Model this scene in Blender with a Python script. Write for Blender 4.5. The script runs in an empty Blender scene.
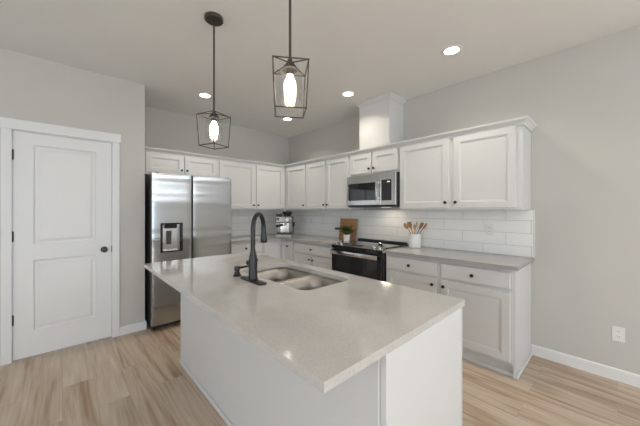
import bpy, bmesh, math, random
from mathutils import Vector, Matrix
PI = math.pi
random.seed(7)
S = bpy.context.scene
COL = S.collection

# ------------------------------------------------------------------ frame of the place (metres)
XR, YB, HC = 3.2455, 4.392, 2.7825        # right wall, back wall, ceiling height
YD, XE = 3.679, 0.688                     # wall with the door, its free end
XL, YF = -3.4, -5.0                       # left side and rear of the room (behind the camera)

# ------------------------------------------------------------------ camera
cam_d = bpy.data.cameras.new('camera')
cam = bpy.data.objects.new('camera', cam_d)
COL.objects.link(cam)
S.camera = cam
cam.location = (0, 0, 1.3613)
cam.rotation_euler = (PI/2, 0, -0.7492)
cam_d.sensor_width = 36.0
cam_d.lens = 276.7/640*36.0
cam_d.shift_y = -(213-209.96)/640
cam_d.clip_start = 0.02

# ------------------------------------------------------------------ world, daylight, exposure
w = bpy.data.worlds.new('sky'); S.world = w; w.use_nodes = True
bg = w.node_tree.nodes['Background']
bg.inputs[0].default_value = (0.80, 0.90, 1.0, 1); bg.inputs[1].default_value = 1.0
S.view_settings.view_transform = 'Standard'
S.view_settings.look = 'None'
S.view_settings.gamma = 1.0
S.view_settings.use_curve_mapping = False
S.view_settings.exposure = 0.17

def area(name, loc, rot, sx, sy, power, col):
    l = bpy.data.lights.new(name, 'AREA'); l.shape = 'RECTANGLE'; l.size = sx; l.size_y = sy
    l.energy = power; l.color = col
    o = bpy.data.objects.new(name, l); COL.objects.link(o)
    o.location = loc; o.rotation_euler = rot
    return o
# daylight through the windows behind and left of the camera, plus added strip lamps
area('window_daylight', (-0.1, YF+0.03, 1.05), (PI/2, 0, 0), 3.4, 1.6, 47, (0.72, 0.86, 1.0))
area('added_band_light_rear', (0.65, YF+0.03, 2.15), (PI/2, 0, 0), 4.9, 0.14, 13, (0.80, 0.90, 1.0))  # added strip lamp, gives the refrigerator a bright band to reflect
area('added_band_light_rear', (0.65, YF+0.03, 2.43), (PI/2, 0, 0), 4.9, 0.18, 17, (0.80, 0.90, 1.0))  # second added strip, for another reflected band
area('added_band_light_right', (XR-0.03, -2.7, 2.15), (PI/2, 0, PI/2), 3.8, 0.14, 8, (0.80, 0.90, 1.0))  # added out of view so the refrigerator doors reflect bright bands
area('added_band_light_right', (XR-0.03, -2.7, 2.43), (PI/2, 0, PI/2), 3.8, 0.18, 12, (0.80, 0.90, 1.0))  # upper added strip of the same pair
area('window_daylight', (XL+0.03, 0.2, 1.45), (PI/2, 0, -PI/2), 2.6, 1.6, 40, (0.84, 0.92, 1.0))
# low sun through the rear glazing: a bright patch on the floor behind the camera, thrown back up at the ceiling
sl = bpy.data.lights.new('sun', 'SUN'); sl.energy = 30; sl.angle = math.radians(2); sl.color = (0.90, 0.95, 1.0)
sun = bpy.data.objects.new('sun', sl); COL.objects.link(sun)
sun.rotation_euler = (math.radians(50), 0, math.radians(8))
# added overhead fill behind the camera, standing in for unseen ceiling lights
area('added_overhead_fill', (0.2, -1.8, HC-0.05), (0, 0, 0), 4.0, 2.5, 20, (1.0, 0.97, 0.94))
DOWNLIGHT_W, BULB_E = 3.9, 26.0

# ------------------------------------------------------------------ materials
def mat(name, col, rough=0.5, metal=0.0, spec=0.5, noise=0.0, nscale=30.0, bump=0.0, bscale=200.0, coat=0.0, stretch=None):
    m = bpy.data.materials.new(name); m.use_nodes = True
    nt = m.node_tree; p = nt.nodes['Principled BSDF']
    p.inputs['Base Color'].default_value = (*col, 1)
    p.inputs['Roughness'].default_value = rough
    p.inputs['Metallic'].default_value = metal
    p.inputs['Specular IOR Level'].default_value = spec
    p.inputs['Coat Weight'].default_value = coat
    tc = nt.nodes.new('ShaderNodeTexCoord')
    src = tc.outputs['Object']
    if stretch:
        mp = nt.nodes.new('ShaderNodeMapping'); mp.inputs['Scale'].default_value = stretch
        nt.links.new(src, mp.inputs['Vector']); src = mp.outputs['Vector']
    n = nt.nodes.new('ShaderNodeTexNoise'); n.inputs['Scale'].default_value = nscale; n.inputs['Detail'].default_value = 4
    nt.links.new(src, n.inputs['Vector'])
    r = nt.nodes.new('ShaderNodeValToRGB')
    k = max(noise, 0.004)
    r.color_ramp.elements[0].position = 0.3; r.color_ramp.elements[1].position = 0.7
    r.color_ramp.elements[0].color = (*[max(0, c*(1-k)) for c in col], 1)
    r.color_ramp.elements[1].color = (*[min(1, c*(1+k)) for c in col], 1)
    nt.links.new(n.outputs['Fac'], r.inputs['Fac']); nt.links.new(r.outputs['Color'], p.inputs['Base Color'])
    if bump:
        n2 = nt.nodes.new('ShaderNodeTexNoise'); n2.inputs['Scale'].default_value = bscale; n2.inputs['Detail'].default_value = 2
        nt.links.new(src, n2.inputs['Vector'])
        b = nt.nodes.new('ShaderNodeBump'); b.inputs['Strength'].default_value = bump; b.inputs['Distance'].default_value = 0.002
        nt.links.new(n2.outputs['Fac'], b.inputs['Height']); nt.links.new(b.outputs['Normal'], p.inputs['Normal'])
    return m

def emis(name, col, strength):
    m = bpy.data.materials.new(name); m.use_nodes = True
    p = m.node_tree.nodes['Principled BSDF']
    p.inputs['Base Color'].default_value = (*col, 1)
    p.inputs['Emission Color'].default_value = (*col, 1)
    p.inputs['Emission Strength'].default_value = strength
    return m

M = {}
M['wall'] = mat('greige_wall_paint', (0.585, 0.568, 0.535), 0.85, spec=0.25, noise=0.01, nscale=3, bump=0.08, bscale=160)
M['ceiling'] = mat('greige_ceiling_paint', (0.83, 0.825, 0.805), 0.9, spec=0.2, noise=0.01, nscale=3, bump=0.12, bscale=120)
M['trim'] = mat('white_trim_paint', (0.79, 0.79, 0.785), 0.4, noise=0.006, nscale=6)
M['cabinet'] = mat('white_cabinet_lacquer', (0.695, 0.695, 0.69), 0.38, noise=0.006, nscale=6)
M['shadow'] = mat('cabinet_recess', (0.55, 0.55, 0.54), 0.7)
M['black'] = mat('black_hardware', (0.012, 0.012, 0.013), 0.35, spec=0.5)
M['bronze'] = mat('dark_bronze', (0.075, 0.066, 0.058), 0.38, metal=0.4, noise=0.1)
M['faucet'] = mat('matte_gunmetal', (0.045, 0.043, 0.042), 0.28, metal=0.75, noise=0.05)
M['rubber'] = mat('black_plastic', (0.02, 0.02, 0.021), 0.5)
M['glassblack'] = mat('black_glass', (0.010, 0.010, 0.011), 0.06, spec=0.6)
M['cooktop'] = mat('black_ceramic_glass', (0.015, 0.015, 0.016), 0.05, spec=0.9, coat=0.6)
M['chrome'] = mat('polished_steel', (0.72, 0.71, 0.69), 0.14, metal=1.0, noise=0.02)
M['darkchrome'] = mat('machine_steel', (0.22, 0.21, 0.20), 0.2, metal=1.0, noise=0.05)
M['sink'] = mat('brushed_sink_steel', (0.43, 0.405, 0.375), 0.42, metal=1.0, noise=0.05, nscale=60, stretch=(1, 1, 12))
M['plastic_white'] = mat('white_plastic', (0.82, 0.82, 0.80), 0.35)
M['ceramic'] = mat('white_ceramic', (0.84, 0.84, 0.83), 0.18, noise=0.01)
M['grout'] = mat('grey_grout', (0.50, 0.49, 0.48), 0.9, noise=0.05, nscale=80)
M['tile'] = mat('glossy_white_tile', (0.92, 0.92, 0.91), 0.12, noise=0.015, nscale=5)
M['leaf'] = mat('herb_leaf', (0.085, 0.14, 0.035), 0.5, noise=0.35, nscale=60)
M['stem'] = mat('herb_stem', (0.08, 0.12, 0.04), 0.6)
M['soil'] = mat('potting_soil', (0.03, 0.02, 0.014), 0.95, noise=0.3)
M['spoonwood'] = mat('spoon_wood', (0.60, 0.37, 0.19), 0.55, noise=0.15, nscale=30, stretch=(6, 6, 1))
M['spoondark'] = mat('darker_spoon_wood', (0.36, 0.20, 0.10), 0.55, noise=0.15, nscale=30, stretch=(6, 6, 1))
M['board'] = mat('chopping_board_wood', (0.40, 0.22, 0.105), 0.5, noise=0.18, nscale=14, stretch=(1, 1, 7))
M['boardhandle'] = mat('dark_walnut', (0.08, 0.05, 0.032), 0.5)
M['lens'] = emis('downlight_lens', (1.0, 0.94, 0.84), 9.0)
M['bulb'] = emis('bulb_glow', (1.0, 0.86, 0.66), BULB_E)
M['hoodlamp'] = emis('cooktop_lamp', (1.0, 0.86, 0.68), 1.6)
M['display'] = emis('clock_display', (0.75, 0.85, 0.9), 0.35)

def steel(name, col, rough, axis_scale, wav):
    m = mat(name, col, rough, metal=1.0, noise=0.03, nscale=4, stretch=axis_scale)
    nt = m.node_tree; p = nt.nodes['Principled BSDF']
    tc = [n for n in nt.nodes if n.type == 'TEX_COORD'][0]
    mp = nt.nodes.new('ShaderNodeMapping'); mp.inputs['Scale'].default_value = wav
    nt.links.new(tc.outputs['Object'], mp.inputs['Vector'])
    n = nt.nodes.new('ShaderNodeTexNoise'); n.inputs['Scale'].default_value = 1.0; n.inputs['Detail'].default_value = 1.0
    nt.links.new(mp.outputs['Vector'], n.inputs['Vector'])
    b = nt.nodes.new('ShaderNodeBump'); b.inputs['Strength'].default_value = 0.5; b.inputs['Distance'].default_value = 0.022
    nt.links.new(n.outputs['Fac'], b.inputs['Height']); nt.links.new(b.outputs['Normal'], p.inputs['Normal'])
    return m
M['steel'] = steel('brushed_stainless', (0.42, 0.415, 0.407), 0.185, (1, 1, 60), (0.22, 0.22, 5.0))
nt = M['steel'].node_tree; p = nt.nodes['Principled BSDF']
p.inputs['Anisotropic'].default_value = 0.90
tg = nt.nodes.new('ShaderNodeTangent'); tg.direction_type = 'RADIAL'; tg.axis = 'Z'
nt.links.new(tg.outputs[0], p.inputs['Tangent'])
M['steelflat'] = mat('stainless_panel', (0.60, 0.59, 0.57), 0.24, metal=1.0, noise=0.04, nscale=4, stretch=(1, 1, 60))
M['steeldark'] = mat('grey_appliance_side', (0.06, 0.06, 0.062), 0.45, metal=0.2)

def quartz(name, k):
    m = bpy.data.materials.new(name); m.use_nodes = True
    nt = m.node_tree; p = nt.nodes['Principled BSDF']
    p.inputs['Roughness'].default_value = 0.10; p.inputs['Specular IOR Level'].default_value = 0.5
    tc = nt.nodes.new('ShaderNodeTexCoord')
    a = nt.nodes.new('ShaderNodeTexNoise'); a.inputs['Scale'].default_value = 130; a.inputs['Detail'].default_value = 5
    b = nt.nodes.new('ShaderNodeTexNoise'); b.inputs['Scale'].default_value = 6; b.inputs['Detail'].default_value = 3
    for n in (a, b): nt.links.new(tc.outputs['Object'], n.inputs['Vector'])
    ra = nt.nodes.new('ShaderNodeValToRGB'); e = ra.color_ramp.elements
    e[0].position = 0.30; e[0].color = (0.51*k, 0.49*k, 0.46*k, 1); e[1].position = 0.60; e[1].color = (0.58*k, 0.56*k, 0.53*k, 1)
    rb = nt.nodes.new('ShaderNodeValToRGB'); e = rb.color_ramp.elements
    e[0].position = 0.35; e[0].color = (0.96, 0.96, 0.96, 1); e[1].position = 0.65; e[1].color = (1.03, 1.03, 1.03, 1)
    mx = nt.nodes.new('ShaderNodeMix'); mx.data_type = 'RGBA'; mx.blend_type = 'MULTIPLY'; mx.inputs[0].default_value = 1
    nt.links.new(a.outputs['Fac'], ra.inputs['Fac']); nt.links.new(b.outputs['Fac'], rb.inputs['Fac'])
    nt.links.new(ra.outputs['Color'], mx.inputs[6]); nt.links.new(rb.outputs['Color'], mx.inputs[7])
    nt.links.new(mx.outputs[2], p.inputs['Base Color'])
    return m
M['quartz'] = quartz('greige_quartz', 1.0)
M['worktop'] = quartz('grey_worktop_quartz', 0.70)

def floor_mat():
    m = bpy.data.materials.new('oak_plank_floor'); m.use_nodes = True
    nt = m.node_tree; p = nt.nodes['Principled BSDF']; L = nt.links.new
    p.inputs['Roughness'].default_value = 0.42; p.inputs['Specular IOR Level'].default_value = 0.4
    tc = nt.nodes.new('ShaderNodeTexCoord')
    mp = nt.nodes.new('ShaderNodeMapping'); mp.inputs['Rotation'].default_value = (0, 0, PI/2)
    L(tc.outputs['Object'], mp.inputs['Vector'])
    br = nt.nodes.new('ShaderNodeTexBrick')
    br.offset = 0.37; br.inputs['Scale'].default_value = 1.0
    br.inputs['Brick Width'].default_value = 1.22; br.inputs['Row Height'].default_value = 0.182
    br.inputs['Mortar Size'].default_value = 0.0012; br.inputs['Mortar Smooth'].default_value = 0.3
    br.inputs['Color1'].default_value = (0.0, 0.0, 0.0, 1); br.inputs['Color2'].default_value = (1, 1, 1, 1)
    br.inputs['Mortar'].default_value = (0.3, 0.3, 0.3, 1)
    L(mp.outputs['Vector'], br.inputs['Vector'])
    # shift the grain per plank, stretch it along the plank
    sh = nt.nodes.new('ShaderNodeVectorMath'); sh.operation = 'MULTIPLY_ADD'
    L(br.outputs['Color'], sh.inputs[0]); sh.inputs[1].default_value = (7.3, 3.1, 0.0)
    L(tc.outputs['Object'], sh.inputs[2])
    def grain(sc, det, dist):
        q = nt.nodes.new('ShaderNodeMapping'); q.inputs['Scale'].default_value = sc
        L(sh.outputs[0], q.inputs['Vector'])
        n = nt.nodes.new('ShaderNodeTexNoise'); n.inputs['Scale'].default_value = 1; n.inputs['Detail'].default_value = det
        n.inputs['Distortion'].default_value = dist
        L(q.outputs['Vector'], n.inputs['Vector']); return n
    g1 = grain((9, 0.8, 1), 5, 1.2); g2 = grain((55, 2.2, 1), 4, 0.3)
    r = nt.nodes.new('ShaderNodeValToRGB'); e = r.color_ramp.elements
    e[0].position = 0.32; e[0].color = (0.33, 0.215, 0.13, 1)
    e[1].position = 0.68; e[1].color = (0.62, 0.52, 0.42, 1)
    e2 = e.new(0.5); e2.color = (0.51, 0.405, 0.31, 1)
    add = nt.nodes.new('ShaderNodeMath'); add.operation = 'MULTIPLY_ADD'
    L(g2.outputs['Fac'], add.inputs[0]); add.inputs[1].default_value = 0.35; 
    sub = nt.nodes.new('ShaderNodeMath'); sub.operation = 'MULTIPLY_ADD'
    L(g1.outputs['Fac'], sub.inputs[0]); sub.inputs[1].default_value = 0.75; sub.inputs[2].default_value = -0.05
    L(sub.outputs[0], add.inputs[2])
    pl = nt.nodes.new('ShaderNodeMath'); pl.operation = 'MULTIPLY_ADD'
    sp = nt.nodes.new('ShaderNodeSeparateColor'); L(br.outputs['Color'], sp.inputs[0])
    L(sp.outputs[0], pl.inputs[0]); pl.inputs[1].default_value = 0.12; 
    s2 = nt.nodes.new('ShaderNodeMath'); s2.operation = 'SUBTRACT'; L(add.outputs[0], s2.inputs[0]); s2.inputs[1].default_value = 0.06
    L(s2.outputs[0], pl.inputs[2])
    L(pl.outputs[0], r.inputs['Fac'])
    mo = nt.nodes.new('ShaderNodeMix'); mo.data_type = 'RGBA'; mo.blend_type = 'MULTIPLY'
    L(br.outputs['Fac'], mo.inputs[0]); L(r.outputs['Color'], mo.inputs[6]); mo.inputs[7].default_value = (0.80, 0.76, 0.72, 1)
    L(mo.outputs[2], p.inputs['Base Color'])
    b = nt.nodes.new('ShaderNodeBump'); b.inputs['Strength'].default_value = 0.12; b.inputs['Distance'].default_value = 0.002
    L(g2.outputs['Fac'], b.inputs['Height']); L(b.outputs['Normal'], p.inputs['Normal'])
    return m
M['floor'] = floor_mat()

def thin_glass():
    m = bpy.data.materials.new('clear_shade_glass'); m.use_nodes = True
    nt = m.node_tree; nt.nodes.remove(nt.nodes['Principled BSDF'])
    out = [n for n in nt.nodes if n.type == 'OUTPUT_MATERIAL'][0]
    t = nt.nodes.new('ShaderNodeBsdfTransparent'); t.inputs[0].default_value = (0.97, 0.97, 0.965, 1)
    g = nt.nodes.new('ShaderNodeBsdfGlossy'); g.inputs['Roughness'].default_value = 0.05
    lw = nt.nodes.new('ShaderNodeLayerWeight'); lw.inputs['Blend'].default_value = 0.25
    f = nt.nodes.new('ShaderNodeMath'); f.operation = 'MULTIPLY_ADD'; f.inputs[1].default_value = 0.30; f.inputs[2].default_value = 0.03
    nt.links.new(lw.outputs['Facing'], f.inputs[0])
    mx = nt.nodes.new('ShaderNodeMixShader')
    nt.links.new(f.outputs[0], mx.inputs[0]); nt.links.new(t.outputs[0], mx.inputs[1]); nt.links.new(g.outputs[0], mx.inputs[2])
    nt.links.new(mx.outputs[0], out.inputs['Surface'])
    return m
M['glass'] = thin_glass()

# ------------------------------------------------------------------ mesh helpers
def link(name, bm, m, parent=None, smooth=False, loc=None, rot=None):
    me = bpy.data.meshes.new(name)
    bmesh.ops.recalc_face_normals(bm, faces=bm.faces[:])
    bm.to_mesh(me); bm.free()
    me.materials.append(M[m] if isinstance(m, str) else m)
    if smooth:
        me.shade_smooth() if hasattr(me, 'shade_smooth') else None
        try: me.set_sharp_from_angle(angle=math.radians(35))
        except Exception: pass
    o = bpy.data.objects.new(name, me); COL.objects.link(o)
    if parent: o.parent = parent
    if loc: o.location = loc
    if rot: o.rotation_euler = rot
    return o

def box(bm, x0, x1, y0, y1, z0, z1, bev=0.0, seg=2, mtx=None):
    r = bmesh.ops.create_cube(bm, size=1.0)
    vs = r['verts']
    for v in vs:
        v.co = Vector(((x0+x1)/2+v.co.x*(x1-x0), (y0+y1)/2+v.co.y*(y1-y0), (z0+z1)/2+v.co.z*(z1-z0)))
    if bev > 0:
        es = list({e for v in vs for e in v.link_edges})
        g = bmesh.ops.bevel(bm, geom=es, offset=bev, segments=seg, affect='EDGES', profile=0.5)
        vs = list({v for f in g['faces'] for v in f.verts} | {v for v in vs if v.is_valid})
    if mtx is not None:
        for v in vs: v.co = mtx @ v.co
    return vs

def B(*a, **k):
    bm = bmesh.new(); box(bm, *a, **k); return bm

def lathe(bm, prof, n=32, mtx=None):
    rings = []
    for r, z in prof:
        if r < 1e-6: rings.append([bm.verts.new((0, 0, z))])
        else: rings.append([bm.verts.new((r*math.cos(2*PI*i/n), r*math.sin(2*PI*i/n), z)) for i in range(n)])
    for a, b in zip(rings, rings[1:]):
        for i in range(n):
            j = (i+1) % n
            if len(a) == 1 and len(b) == 1: continue
            if len(a) == 1: bm.faces.new((a[0], b[j], b[i]))
            elif len(b) == 1: bm.faces.new((a[i], a[j], b[0]))
            else: bm.faces.new((a[i], a[j], b[j], b[i]))
    vs = [v for r in rings for v in r]
    if mtx is not None:
        for v in vs: v.co = mtx @ v.co
    return vs
def LA(prof, n=32, mtx=None):
    bm = bmesh.new(); lathe(bm, prof, n, mtx); return bm

def cyl(bm, p, q, r, n=20, r2=None):
    p, q = Vector(p), Vector(q); d = q-p; L = d.length
    m = Matrix.Translation(p) @ d.to_track_quat('Z', 'Y').to_matrix().to_4x4()
    r2 = r if r2 is None else r2
    e = min(r, r2, L/2)*0.12
    return lathe(bm, [(0, 0), (r-e, 0), (r, e), (r2, L-e), (r2-e, L), (0, L)], n, m)

def tube(bm, pts, rad, n=16):
    pts = [Vector(p) for p in pts]
    rads = rad if isinstance(rad, (list, tuple)) else [rad]*len(pts)
    t0 = (pts[1]-pts[0]).normalized()
    up = Vector((0, 0, 1)) if abs(t0.z) < 0.9 else Vector((1, 0, 0))
    nrm = (up - t0*up.dot(t0)).normalized()
    rings = []
    for i, p in enumerate(pts):
        t = (pts[min(i+1, len(pts)-1)]-pts[max(i-1, 0)]).normalized()
        nrm = (nrm - t*nrm.dot(t)).normalized(); bi = t.cross(nrm)
        rings.append([bm.verts.new(p+rads[i]*(nrm*math.cos(2*PI*k/n)+bi*math.sin(2*PI*k/n))) for k in range(n)])
    for a, b in zip(rings, rings[1:]):
        for k in range(n): bm.faces.new((a[k], a[(k+1) % n], b[(k+1) % n], b[k]))
    bm.faces.new(rings[0][::-1]); bm.faces.new(rings[-1])

def extrude_poly(bm, pts, axis, a, b):
    """closed outline pts (u,v) extruded along axis from a to b; axis 'x': (u,v)=(y,z); 'y': (x,z); 'z': (x,y)"""
    f = {'x': lambda u, v, t: (t, u, v), 'y': lambda u, v, t: (u, t, v), 'z': lambda u, v, t: (u, v, t)}[axis]
    A = [bm.verts.new(f(u, v, a)) for u, v in pts]; Bv = [bm.verts.new(f(u, v, b)) for u, v in pts]
    n = len(pts)
    bm.faces.new(A); bm.faces.new(Bv[::-1])
    for i in range(n): bm.faces.new((A[i], A[(i+1) % n], Bv[(i+1) % n], Bv[i]))
def EX(*a):
    bm = bmesh.new(); extrude_poly(bm, *a); return bm

def rrect(x0, x1, y0, y1, r, n=6):
    out = []
    for cx, cy, a in ((x1-r, y1-r, 0), (x0+r, y1-r, PI/2), (x0+r, y0+r, PI), (x1-r, y0+r, 1.5*PI)):
        for i in range(n+1):
            t = a+PI/2*i/n; out.append((cx+r*math.cos(t), cy+r*math.sin(t)))
    return out

def plate(outer, holes, z0, z1, bev=0.0):
    """flat slab with holes, between z0 and z1 -> bmesh"""
    cu = bpy.data.curves.new('outline', 'CURVE'); cu.dimensions = '2D'; cu.fill_mode = 'BOTH'
    cu.extrude = (z1-z0)/2-bev; cu.bevel_depth = bev; cu.bevel_resolution = 1
    if bev: cu.offset = -bev
    for pts in [outer]+holes:
        s = cu.splines.new('POLY'); s.points.add(len(pts)-1); s.use_cyclic_u = True
        for p, (x, y) in zip(s.points, pts): p.co = (x, y, 0, 1)
    o = bpy.data.objects.new('outline', cu); COL.objects.link(o)
    dg = bpy.context.evaluated_depsgraph_get()
    me = bpy.data.meshes.new_from_object(o.evaluated_get(dg))
    bpy.data.objects.remove(o); bpy.data.curves.remove(cu)
    bm = bmesh.new(); bm.from_mesh(me); bpy.data.meshes.remove(me)
    bmesh.ops.remove_doubles(bm, verts=bm.verts[:], dist=1e-5)
    for v in bm.verts: v.co.z += (z0+z1)/2
    for f in bm.faces: f.smooth = False
    return bm

def tag(o, label, cat, group=None, kind=None):
    if label: o['label'] = label
    if cat: o['category'] = cat
    if group: o['group'] = group
    if kind: o['kind'] = kind
    return o
def thing(name, label, cat, loc=(0, 0, 0), rz=0.0, group=None):
    o = bpy.data.objects.new(name, None); COL.objects.link(o)
    o.empty_display_size = 0.1
    o.location = loc; o.rotation_euler = (0, 0, rz)
    return tag(o, label, cat, group)
def struct(name, bm, m, label=None, smooth=False):
    o = link(name, bm, m, smooth=smooth); o['kind'] = 'structure'
    if label: o['label'] = label
    return o
RIGHT = -PI/2          # rotation of things whose front faces the room from the right wall

# ------------------------------------------------------------------ room shell
T = 0.12
struct('floor', B(XL-T, XR+T, YF-T, YB+T, -0.1, 0), 'floor', 'light oak plank floor')['category'] = 'floor'
struct('ceiling', B(XL-T, XR+T, YF-T, YB+T, HC, HC+0.1), 'ceiling', 'flat greige ceiling')['category'] = 'ceiling'
bm = bmesh.new()                            # right wall, with added slots behind the camera for the refrigerator's bright bands
box(bm, XR, XR+T, -0.8, YB+T, 0, HC); box(bm, XR, XR+T, YF-T, -4.6, 0, HC)
for z0, z1 in ((0, 2.08), (2.22, 2.34), (2.52, HC)): box(bm, XR, XR+T, -4.6, -0.8, z0, z1)
struct('wall_right', bm, 'wall', 'long greige wall behind the range')['category'] = 'wall'
struct('wall_back', B(XE-T, XR, YB, YB+T, 0, HC), 'wall', 'greige wall behind the refrigerator')['category'] = 'wall'
DL, DR, DT = -0.327, 0.3826, 2.072         # door opening
bm = bmesh.new()
box(bm, XL, DL-0.012, YD, YD+T, 0, HC); box(bm, DR+0.012, XE, YD, YD+T, 0, HC); box(bm, DL-0.012, DR+0.012, YD, YD+T, DT+0.012, HC)
box(bm, XE-T, XE, YD+T, YB, 0, HC)
struct('wall_left', bm, 'wall', 'greige wall with the white panel door')['category'] = 'wall'
bm = bmesh.new()                            # side wall with a window opening
box(bm, XL-T, XL, YF-T, -1.1, 0, HC); box(bm, XL-T, XL, 1.5, YD+T, 0, HC)
box(bm, XL-T, XL, -1.1, 1.5, 0, 0.65); box(bm, XL-T, XL, -1.1, 1.5, 2.25, HC)
struct('wall_side', bm, 'wall', 'greige side wall with a window opening')['category'] = 'wall'
bm = bmesh.new()                            # wall behind the camera: wide glazed opening, added high slots for refrigerator reflections
box(bm, XL, -1.8, YF-T, YF, 0, HC); box(bm, 3.1, XR, YF-T, YF, 0, HC); box(bm, 1.6, 3.1, YF-T, YF, 0, 2.08)
box(bm, -1.8, 1.6, YF-T, YF, 0, 0.25); box(bm, -1.8, 1.6, YF-T, YF, 1.85, 2.08)
box(bm, -1.8, 3.1, YF-T, YF, 2.22, 2.34); box(bm, -1.8, 3.1, YF-T, YF, 2.52, HC)
struct('wall_rear', bm, 'wall', 'greige rear wall with a wide opening')['category'] = 'wall'

def baseboard(name, pts, label):
    """pts: two points along a wall foot; the board sits on the left of the direction of travel"""
    (x0, y0), (x1, y1) = pts
    d = Vector((x1-x0, y1-y0, 0)); L = d.length; ang = math.atan2(d.y, d.x)
    bm = EX([(0, 0), (0.014, 0), (0.014, 0.085), (0.010, 0.092), (0, 0.094)], 'x', 0, L)
    for v in bm.verts: v.co = Matrix.Translation((x0, y0, 0)) @ Matrix.Rotation(ang, 4, 'Z') @ v.co
    o = struct(name, bm, 'trim', label); o['category'] = 'baseboard'
baseboard('baseboard_right', ((XR, YF), (XR, 0.553)), 'white baseboard along the right wall')
baseboard('baseboard_left', ((XE, YD), (0.452, YD)), 'short white baseboard between door casing and refrigerator')
baseboard('baseboard_door', ((-0.398, YD), (XL, YD)), 'white baseboard left of the door')
baseboard('baseboard_return', ((XE, YB), (XE, YD-0.014)), 'white baseboard beside the refrigerator')

# door casing
bm = bmesh.new()
box(bm, -0.397, DL-0.004, YD-0.018, YD, 0, DT+0.012, 0.003)
box(bm, DR+0.004, 0.450, YD-0.018, YD, 0, DT+0.012, 0.003)
box(bm, -0.410, 0.463, YD-0.024, YD, DT+0.010, DT+0.102, 0.003)
box(bm, DL-0.012, DL-0.003, YD, YD+T, 0, DT+0.01); box(bm, DR+0.003, DR+0.012, YD, YD+T, 0, DT+0.01)
box(bm, DL-0.012, DR+0.012, YD, YD+T, DT+0.003, DT+0.012)
o = struct('trim_1', bm, 'trim', 'white casing around the panel door'); o['category'] = 'door casing'

# panel door
def panel_slab(bm, w, h, t, panels, depth=0.010, lip=0.022):
    """front faces -y at y=0; panels = list of (x0,x1,z0,z1) moulded recesses with a raised field"""
    xs = sorted({0, w, *[p[0] for p in panels], *[p[1] for p in panels]})
    zs = sorted({0, h, *[p[2] for p in panels], *[p[3] for p in panels]})
    def quad(a): bm.faces.new([bm.verts.new(c) for c in a])
    for i in range(len(xs)-1):
        for j in range(len(zs)-1):
            a, b, c, d = xs[i], xs[i+1], zs[j], zs[j+1]
            hit = [p for p in panels if p[0] <= a and b <= p[1] and p[2] <= c and d <= p[3]]
            if not hit: quad([(a, 0, c), (b, 0, c), (b, 0, d), (a, 0, d)])
    def ring(o, i, yo, yi):
        (a, b, c, d), (e, f, g, k) = o, i
        quad([(a, yo, c), (b, yo, c), (f, yi, g), (e, yi, g)]); quad([(b, yo, c), (b, yo, d), (f, yi, k), (f, yi, g)])
        quad([(b, yo, d), (a, yo, d), (e, yi, k), (f, yi, k)]); quad([(a, yo, d), (a, yo, c), (e, yi, g), (e, yi, k)])
    for (a, b, c, d) in panels:
        prev, py = (a, b, c, d), 0.0
        for (off, y) in ((lip*0.45, depth), (lip*1.1, depth), (lip*1.9, depth*0.35)):
            cur = (a+off, b-off, c+off, d-off); ring(prev, cur, py, y); prev, py = cur, y
        e, f, g, k = prev
        quad([(e, py, g), (f, py, g), (f, py, k), (e, py, k)])
    quad([(0, t, 0), (w, t, 0), (w, t, h), (0, t, h)])
    quad([(0, 0, 0), (0, t, 0), (0, t, h), (0, 0, h)]); quad([(w, 0, 0), (w, t, 0), (w, t, h), (w, 0, h)])
    quad([(0, 0, 0), (w, 0, 0), (w, t, 0), (0, t, 0)]); quad([(0, 0, h), (w, 0, h), (w, t, h), (0, t, h)])
    bmesh.ops.remove_doubles(bm, verts=bm.verts[:], dist=1e-5)

dw, dh = DR-DL-0.006, DT-0.012
bm = bmesh.new()
panel_slab(bm, dw, dh, 0.036, [(0.125, dw-0.125, 0.235, 0.885), (0.125, dw-0.125, 1.030, dh-0.108)], depth=0.013, lip=0.024)
door = struct('door_1', bm, 'trim', 'white two-panel door with a dark round knob'); door['category'] = 'door'
door.location = (DL+0.003, YD+0.004, 0.012)
K = Matrix.Translation((dw-0.060, 0, 0.935)) @ Matrix.Rotation(PI/2, 4, 'X')
kb = link('door_knob', LA([(0, 0), (0.030, 0), (0.030, 0.006), (0.012, 0.010), (0.011, 0.028), (0.020, 0.034), (0.027, 0.044), (0.028, 0.054), (0.022, 0.063), (0, 0.066)], 28, K), 'black', door, True)
kb['label'] = 'dark round door knob'
for z in (0.36, 1.11, 1.845):
    bm = bmesh.new(); cyl(bm, (-0.006, -0.006, z-0.048), (-0.006, -0.006, z+0.048), 0.0075, 12); box(bm, -0.016, 0.004, -0.003, -0.0005, z-0.044, z+0.044)
    link('hinge', bm, 'black', door, True)
link('strike_plate', B(dw+0.001, dw+0.009, -0.006, -0.0005, 0.90, 0.97, 0.001), 'black', door)

# ------------------------------------------------------------------ cabinet builders
def knob(parent, x, z, y=-0.02):
    m = Matrix.Translation((x, y, z)) @ Matrix.Rotation(PI/2, 4, 'X')
    return link('knob', LA([(0, 0), (0.0075, 0), (0.006, 0.010), (0.010, 0.014), (0.0155, 0.019), (0.0155, 0.024), (0.011, 0.028), (0, 0.029)], 20, m), 'black', parent, True)

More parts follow.
